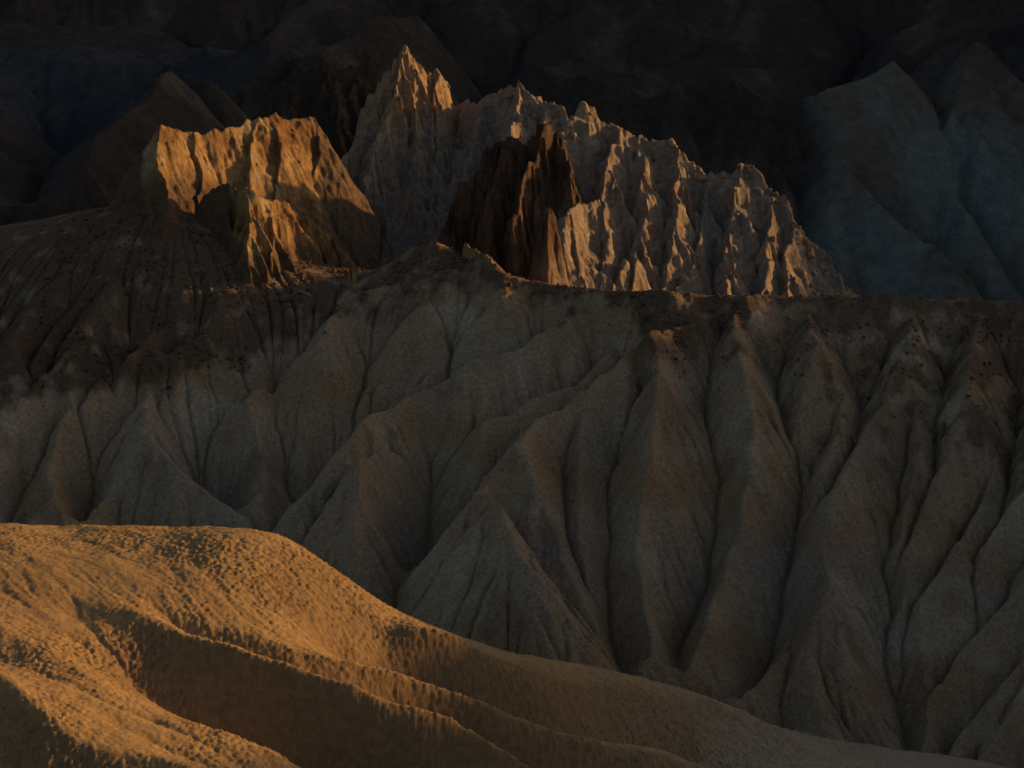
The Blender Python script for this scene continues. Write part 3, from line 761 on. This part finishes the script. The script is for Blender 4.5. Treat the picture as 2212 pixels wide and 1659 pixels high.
crag('dark_knoll', 'dark rounded rock knoll behind the golden crag', [
    [(560, 250, 505), (590, 195, 507), (640, 160, 508), (685, 147, 508), (725, 155, 508), (770, 150, 510), (805, 134, 512), (845, 150, 514)], [(640, 160, 508), (630, 260, 499), (620, 380, 488)], [(725, 155, 508), (730, 260, 500), (740, 400, 488)]],
    d=.3, seed=490, colour=col_dark, s1=1.6, s2=.8, d1=8, rad=40, spur=(6, 8, 1.1), cat='knoll', base=lambda x, y: 45 + 0 * x)
print('crags', time.time() - T0)

# ------------------------------------------------------------------ boulders on the crests
def stone_mesh(name, seed, col, nu=6, nv=5):
    rng = np.random.default_rng(seed)
    vs = [(0, 0, -1)]
    for i in range(1, nv):
        th = np.pi * i / nv
        for k in range(nu):
            ph = 2 * np.pi * (k + .5 * (i % 2)) / nu
            r = rng.uniform(.72, 1.12)
            vs.append((r * math.sin(th) * math.cos(ph), r * math.sin(th) * math.sin(ph), -r * math.cos(th)))
    vs.append((0, 0, rng.uniform(.8, 1.1)))
    fs = [(0, 1 + (k + 1) % nu, 1 + k) for k in range(nu)]
    for i in range(nv - 2):
        b0 = 1 + i * nu; b1 = b0 + nu
        for k in range(nu):
            fs.append((b0 + k, b0 + (k + 1) % nu, b1 + (k + 1) % nu, b1 + k))
    b0 = 1 + (nv - 2) * nu; t = len(vs) - 1
    fs += [(b0 + k, b0 + (k + 1) % nu, t) for k in range(nu)]
    me = bpy.data.meshes.new(name); me.from_pydata(vs, [], fs)
    ca = me.color_attributes.new('Col', 'FLOAT_COLOR', 'POINT')
    ca.data.foreach_set('color', np.tile(np.array(list(col) + [1], np.float32), len(vs)))
    me.materials.append(M_STONE)
    me.polygons.foreach_set('use_smooth', np.ones(len(fs), bool))
    return me
KNOBS = [stone_mesh('boulder', 900 + i, cc) for i, cc in enumerate([(.34, .23, .14), (.30, .20, .125), (.36, .26, .17), (.27, .175, .11)])]
def boulders(o, data, n, h0, r0, r1, seed, px0=0, px1=2212, front=True):
    rng = np.random.default_rng(seed)
    X, Y, Z, hh, L3 = data
    gy, gx = np.gradient(Z)
    crest = L3[0]
    # keep to the crest and the faces turned to the viewer
    near = np.full(X.shape, 1e9)
    for p in crest[::2]: near = np.minimum(near, np.hypot(X - p[0], Y - p[1]))
    px = 1106 + X / Y * .957 * F
    w = ((gy > 0) | (near < 1.0)) * (hh > .3) * np.exp(-near / h0) * (px > px0) * (px < px1)
    idx = rng.choice(X.size, n, replace=False, p=(w / w.sum()).ravel())
    for k, i in enumerate(idx):
        b = bpy.data.objects.new('boulder', KNOBS[k % 4]); scene.collection.objects.link(b)
        r = r0 + (r1 - r0) * rng.random() ** 2.2
        b.location = (X.flat[i], Y.flat[i], Z.flat[i] - .25 * r); b.rotation_euler = tuple(rng.uniform(0, 6.28, 3))
        b.scale = (r * rng.uniform(.8, 1.2), r * rng.uniform(.8, 1.2), r * rng.uniform(.8, 1.3))
        b.parent = o
boulders(*C_FLUTE, 100, 1.6, .18, .9, 11)
boulders(*C_FLUTE, 120, 5.0, .25, .75, 12, 1560, 1830)
boulders(*C_ASH, 45, 1.6, .18, .7, 13, 1030, 1230)
boulders(*C_SPIRE, 25, 1.0, .2, .45, 14)

# loose dark stones strewn over the ridge top
rng = np.random.default_rng(77)
N = 60000
sx = rng.uniform(-70, 88, N); sy = rng.uniform(396, 440, N)
ii = np.clip(((sy - B.y[0]) / B.d).astype(int), 0, len(B.y) - 1); jj = np.clip(((sx - B.x[0]) / B.d).astype(int), 0, len(B.x) - 1)
pr = B.varn[ii, jj] * sstep(-.3, .4, fbm2(sx * .15, sy * .15, 3, 888))
sel = rng.random(N) < pr * .55
sx, sy = sx[sel], sy[sel]; sz = B.h(sx, sy); n = len(sx)
base = np.array([(1, 0, 0), (0, 1, 0), (-1, 0, 0), (0, -1, 0), (0, 0, 1), (0, 0, -1)], float)
fa = np.array([(0, 1, 4), (1, 2, 4), (2, 3, 4), (3, 0, 4), (1, 0, 5), (2, 1, 5), (3, 2, 5), (0, 3, 5)])
r = .08 + .34 * rng.random(n) ** 4
an = rng.uniform(0, 6.28, n)
P = base[None] * rng.uniform(.6, 1.3, (n, 6, 3))
P = np.stack([P[..., 0] * np.cos(an)[:, None] - P[..., 1] * np.sin(an)[:, None], P[..., 0] * np.sin(an)[:, None] + P[..., 1] * np.cos(an)[:, None], P[..., 2] * .9], -1) * r[:, None, None]
P += np.stack([sx, sy, sz + r * .3], -1)[:, None]
Fi = (fa[None] + (np.arange(n) * 6)[:, None, None]).reshape(-1, 3)
me = bpy.data.meshes.new('stones'); me.vertices.add(n * 6); me.vertices.foreach_set('co', P.reshape(-1).astype(np.float32))
me.loops.add(len(Fi) * 3); me.polygons.add(len(Fi)); me.loops.foreach_set('vertex_index', Fi.reshape(-1).astype(np.int32)); me.polygons.foreach_set('loop_start', (np.arange(len(Fi)) * 3).astype(np.int32))
ca = me.color_attributes.new('Col', 'FLOAT_COLOR', 'POINT')
cc = np.ones((n, 6, 4), np.float32); cc[..., :3] = (np.array([.13, .075, .045]) * rng.uniform(.5, 1.6, (n, 1)))[:, None]
ca.data.foreach_set('color', cc.reshape(-1)); me.update()
link('stones', me, M_STONE, kind='stuff', label='loose dark varnished stones strewn over the ridge top', category='stones')
print('stones', n, time.time() - T0)

# ================================================================== BACKGROUND HILLS
dp = [tuple(at(*p)) for p in [
    (2212, 660, 545), (1900, 660, 545), (1600, 660, 545), (1300, 500, 560), (1100, 400, 570), (2036, 565, 565), (1826, 385, 590), (1796, 475, 575), (1946, 480, 585), (2081, 210, 606.6), (2136, 50, 616.5), (1931, 195, 608.25), (2212, 275, 604.125), (2212, 500, 590), (1721, 390, 600), (1690, 520, 568),
    (1600, 250, 613.2), (1700, 175, 619.8), (1400, 350, 603.3), (1300, 250, 613.2), (1181, 205, 616.5), (1500, 60, 633), (1800, 90, 631.35), (2000, 20, 642.9), (1000, 150, 623.1), (1000, 20, 642.9), (1300, 40, 636.3),
    (0, 90, 606.6), (200, 90, 606.6), (370, 105, 606.6), (450, 155, 604.95), (575, 150, 606.6), (0, 300, 560), (245, 235, 560), (340, 275, 545), (100, 270, 590), (300, 260, 590), (480, 260, 590), (0, 440, 510), (150, 400, 515), (0, 20, 626.4), (300, 10, 633), (600, 60, 626.4), (800, 20, 636.3), (-150, 60, 613.2), (-150, 300, 560)]]
dp += [(-200, 710, 135), (0, 720, 140), (200, 720, 145), (-130, 600, 70), (150, 600, 75), (190, 640, 100), (0, 560, 40), (-60, 540, 38), (60, 520, 34), (120, 530, 36), (170, 540, 40), (-130, 520, 50)]
dp = [(p[0], p[1], p[2]) for p in dp]
D = Field(-150, 160, 490, 715, 0.55, Carrier(dp, lam=2))
def c7(*pts): return [(1106 + x * .5, y * .5) for x, y in pts]
def c6(*pts): return [(x * .5, y * .5) for x, y in pts]
HILL = []
for pts in ([(1796, 330, 590), (1826, 385, 582), (1796, 475, 572), (1812, 560, 565), (1800, 640, 558)], [(1826, 385, 582), (1906, 450, 574), (1981, 510, 568), (2036, 565, 562), (2080, 640, 556)],
            [(2136, 50, 640), (2086, 120, 628), (2076, 160, 622), (2081, 210, 614), (2056, 250, 608), (2006, 310, 600), (1966, 400, 590), (1950, 480, 582), (1985, 560, 572)], [(2081, 210, 614), (2106, 215, 612), (2166, 240, 609), (2240, 285, 607)],
            [(2100, 240, 610), (2136, 330, 598), (2180, 400, 590), (2240, 460, 586)], [(2240, -10, 652), (2136, 50, 640), (2066, 90, 636), (2006, 135, 632), (1931, 195, 626), (1886, 205, 622), (1856, 205, 618)],
            [(1856, 205, 618), (1868, 280, 608), (1888, 350, 600), (1905, 430, 590)], [(1931, 195, 626), (1950, 250, 618), (1930, 300, 610)], [(1680, 350, 592), (1700, 420, 582), (1712, 500, 572)], [(2140, 130, 630), (2180, 180, 622), (2240, 215, 618)], [(2060, 420, 588), (2110, 500, 578), (2150, 600, 566)]):
    P = dense(np.array(pts, float), 10.0); q = at(P[:, 0], P[:, 1], P[:, 2])
    t = np.arange(len(q)) * .35
    q[:, 0] += 1.2 * pn2(t, t * 0 + .7, 71); q[:, 2] += 1.0 * pn2(t, t * 0 + 5.7, 73)
    HILL.append(q)
D.mul = 2.2
D.line(6, c7((900, 560), (1000, 480), (1200, 340), (1400, 180), (1540, 100)), 7)
D.line(-6, c7((1250, 560), (1400, 400), (1540, 260), (1700, 120)), -8)
D.line(6, c7((150, 415), (500, 285), (700, 200), (900, 100), (1010, 0)), 6)
D.line(-6, c7((300, 420), (600, 330), (850, 200), (1100, 60)), -6)
D.line(5, c7((450, 480), (700, 380), (900, 290), (1100, 190), (1300, 60)), 5)
D.line(-5, c7((600, 520), (800, 440), (1000, 370), (1200, 240)), -5)
D.line(5, c7((0, 330), (150, 200), (300, 110), (500, 60), (700, 30)), 5)
D.line(-5, c7((0, 250), (150, 120), (300, 30)), -5)
D.line(7, c6((-100, 200), (0, 182), (150, 176), (180, 200), (400, 180), (560, 180), (740, 212), (780, 260), (900, 310)), 6, taper=False)
D.line(-6, c6((-100, 150), (0, 140), (300, 150), (560, 150), (760, 190), (900, 270), (1050, 260)), -6, taper=False)
for i, xx in enumerate((60, 150, 250, 330, 430, 520, 620, 720, 800)):
    D.line(5 if i % 2 == 0 else -4, c6((xx, 210), (xx + 10, 330), (xx + (30 if i % 2 else -20), 440)), 3 if i % 2 == 0 else -5)
D.line(5, c6((900, 310), (960, 420), (1040, 520)), 3)
D.line(5, c6((-60, 640), (0, 600), (150, 545), (300, 490), (490, 460), (600, 510), (680, 545)), 4, taper=False)
D.line(-6, c6((0, 520), (230, 470), (400, 440), (600, 470), (800, 560)), -6)
D.line(4, c6((480, 470), (400, 600), (330, 760)), 3)
D.line(-4, c6((330, 540), (220, 700), (100, 850)), -4)
D.line(5, c6((200, 540), (120, 700), (0, 800)), 4)
D.line(6, c6((800, 270), (900, 200), (1000, 60), (1040, 0)), 6)
D.line(-6, c6((1000, 280), (1150, 180), (1250, 60), (1300, 0)), -6)
D.line(6, c6((1250, 260), (1450, 180), (1650, 60), (1700, -20)), 6)
D.line(-6, c6((1500, 250), (1700, 180), (1850, 90), (1980, 0)), -8)
D.Z = D.car(D.X, D.Y) - 9 - 16 * sstep(50, 62, D.X - (D.Y - 560) * .18) * sstep(640, 625, D.Y)
rng = np.random.default_rng(9)
WARP = (D.X + 4 * fbm2(D.X * .03, D.Y * .03, 4, 601), D.Y + 4 * fbm2(D.X * .03, D.Y * .03, 4, 611))
spurs = []
for up, Q in D.l3:
    if up:
        stamp(D.Z, D.x[0], D.y[0], D.d, Q, 1.15, 50)
        side_spurs(Q, rng, 10, 17, 1.05, spurs, 2, 48)
for Q in HILL:
    stamp(D.Z, D.x[0], D.y[0], D.d, Q, 1.0, 45)
    side_spurs(Q, rng, 9, 13, 1.05, spurs, 2, 48)
for S in spurs: stamp(D.Z, D.x[0], D.y[0], D.d, S, 1.5, 16)
for up, Q in D.l3:
    if not up: stamp(D.Z, D.x[0], D.y[0], D.d, Q, .75, 20, low=True)
WARP = None
D.Z += 1.5 * fbm2(D.X * .035, D.Y * .035, 5, 91)
D.erode(n=80000, steps=120, k=0.5, iters=2, seed=12, soft=1, c0=2.5)
D.Z += .7 * fbm2(D.X * .16, D.Y * .16, 3, 95, .5)
n1 = fbm2(D.X * .02, D.Y * .02, 4, 96); n2 = fbm2(D.X * .07, D.Y * .07, 4, 97)
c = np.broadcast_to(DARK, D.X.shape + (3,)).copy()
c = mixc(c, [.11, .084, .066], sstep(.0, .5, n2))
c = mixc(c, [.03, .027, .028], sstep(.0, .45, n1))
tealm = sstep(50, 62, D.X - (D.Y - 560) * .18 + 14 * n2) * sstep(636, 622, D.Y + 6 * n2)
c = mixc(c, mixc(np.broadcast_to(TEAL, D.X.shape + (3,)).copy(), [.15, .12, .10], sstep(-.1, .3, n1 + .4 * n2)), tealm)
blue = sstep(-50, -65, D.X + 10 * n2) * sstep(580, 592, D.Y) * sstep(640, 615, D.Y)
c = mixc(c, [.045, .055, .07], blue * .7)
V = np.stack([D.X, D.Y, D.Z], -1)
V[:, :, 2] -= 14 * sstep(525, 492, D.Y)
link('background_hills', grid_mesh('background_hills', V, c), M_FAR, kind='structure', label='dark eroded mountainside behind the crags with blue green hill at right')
print('D', time.time() - T0)

# ================================================================== LAND BEYOND THE FRAME
# unseen ridge added at right, its crest gaps shaped to steer the sunlight
RIDGE = [(-150, 108), (300, 110), (312, 108), (320, 104), (330, 98), (338, 95), (352, 97), (370, 99), (378, 104), (392, 112), (478, 110), (484, 96), (490, 92.8), (495, 95), (500, 98), (506, 96), (512, 89), (519, 85), (526, 84), (534, 87), (540, 97),
         (546, 104), (552, 107), (560, 108), (570, 110), (580, 112), (588, 113), (598, 122), (615, 138), (650, 142), (720, 152), (900, 178), (1300, 185)]
X0 = 250.0
ys = np.arange(-150, 1300, 2.0); xs = np.concatenate([np.linspace(215, 245, 7), [X0], np.linspace(256, 420, 14)])
XX, YY = np.meshgrid(xs, ys)
H = np.interp(YY - (XX - X0) * math.tan(az), [p[0] for p in RIDGE], [p[1] for p in RIDGE])
t = np.where(XX < X0, (X0 - XX) / 35.0, (XX - X0) / 170.0)
ZZ = H - np.where(XX < X0, 60, 40) * t + (XX < X0) * 2.0 * fbm2(XX * .05, YY * .05, 3, 99) + 0.8 * fbm2(XX * .07, YY * .09, 4, 98)
V = np.stack([XX, YY, ZZ], -1)
V[:, 0, 2] = -10
c = mixc(np.broadcast_to(DARK, XX.shape + (3,)).copy(), [.10, .075, .06], sstep(0, .5, fbm2(XX * .03, YY * .03, 3, 94)))
link('shading_ridge', grid_mesh('shading_ridge', V, c), M_FAR, kind='structure', label='mountain ridge beyond the right edge of the frame')
gx_ = np.linspace(-6000, 6000, 61); gy_ = np.linspace(-3000, 9000, 61)
XX, YY = np.meshgrid(gx_, gy_)
V = np.stack([XX, YY, -4 + 0 * XX], -1)
link('ground', grid_mesh('ground', V, np.broadcast_to(TAN * .7, XX.shape + (3,))), M_FAR, kind='structure', label='flat desert ground reaching to the horizon')
print('done', time.time() - T0)
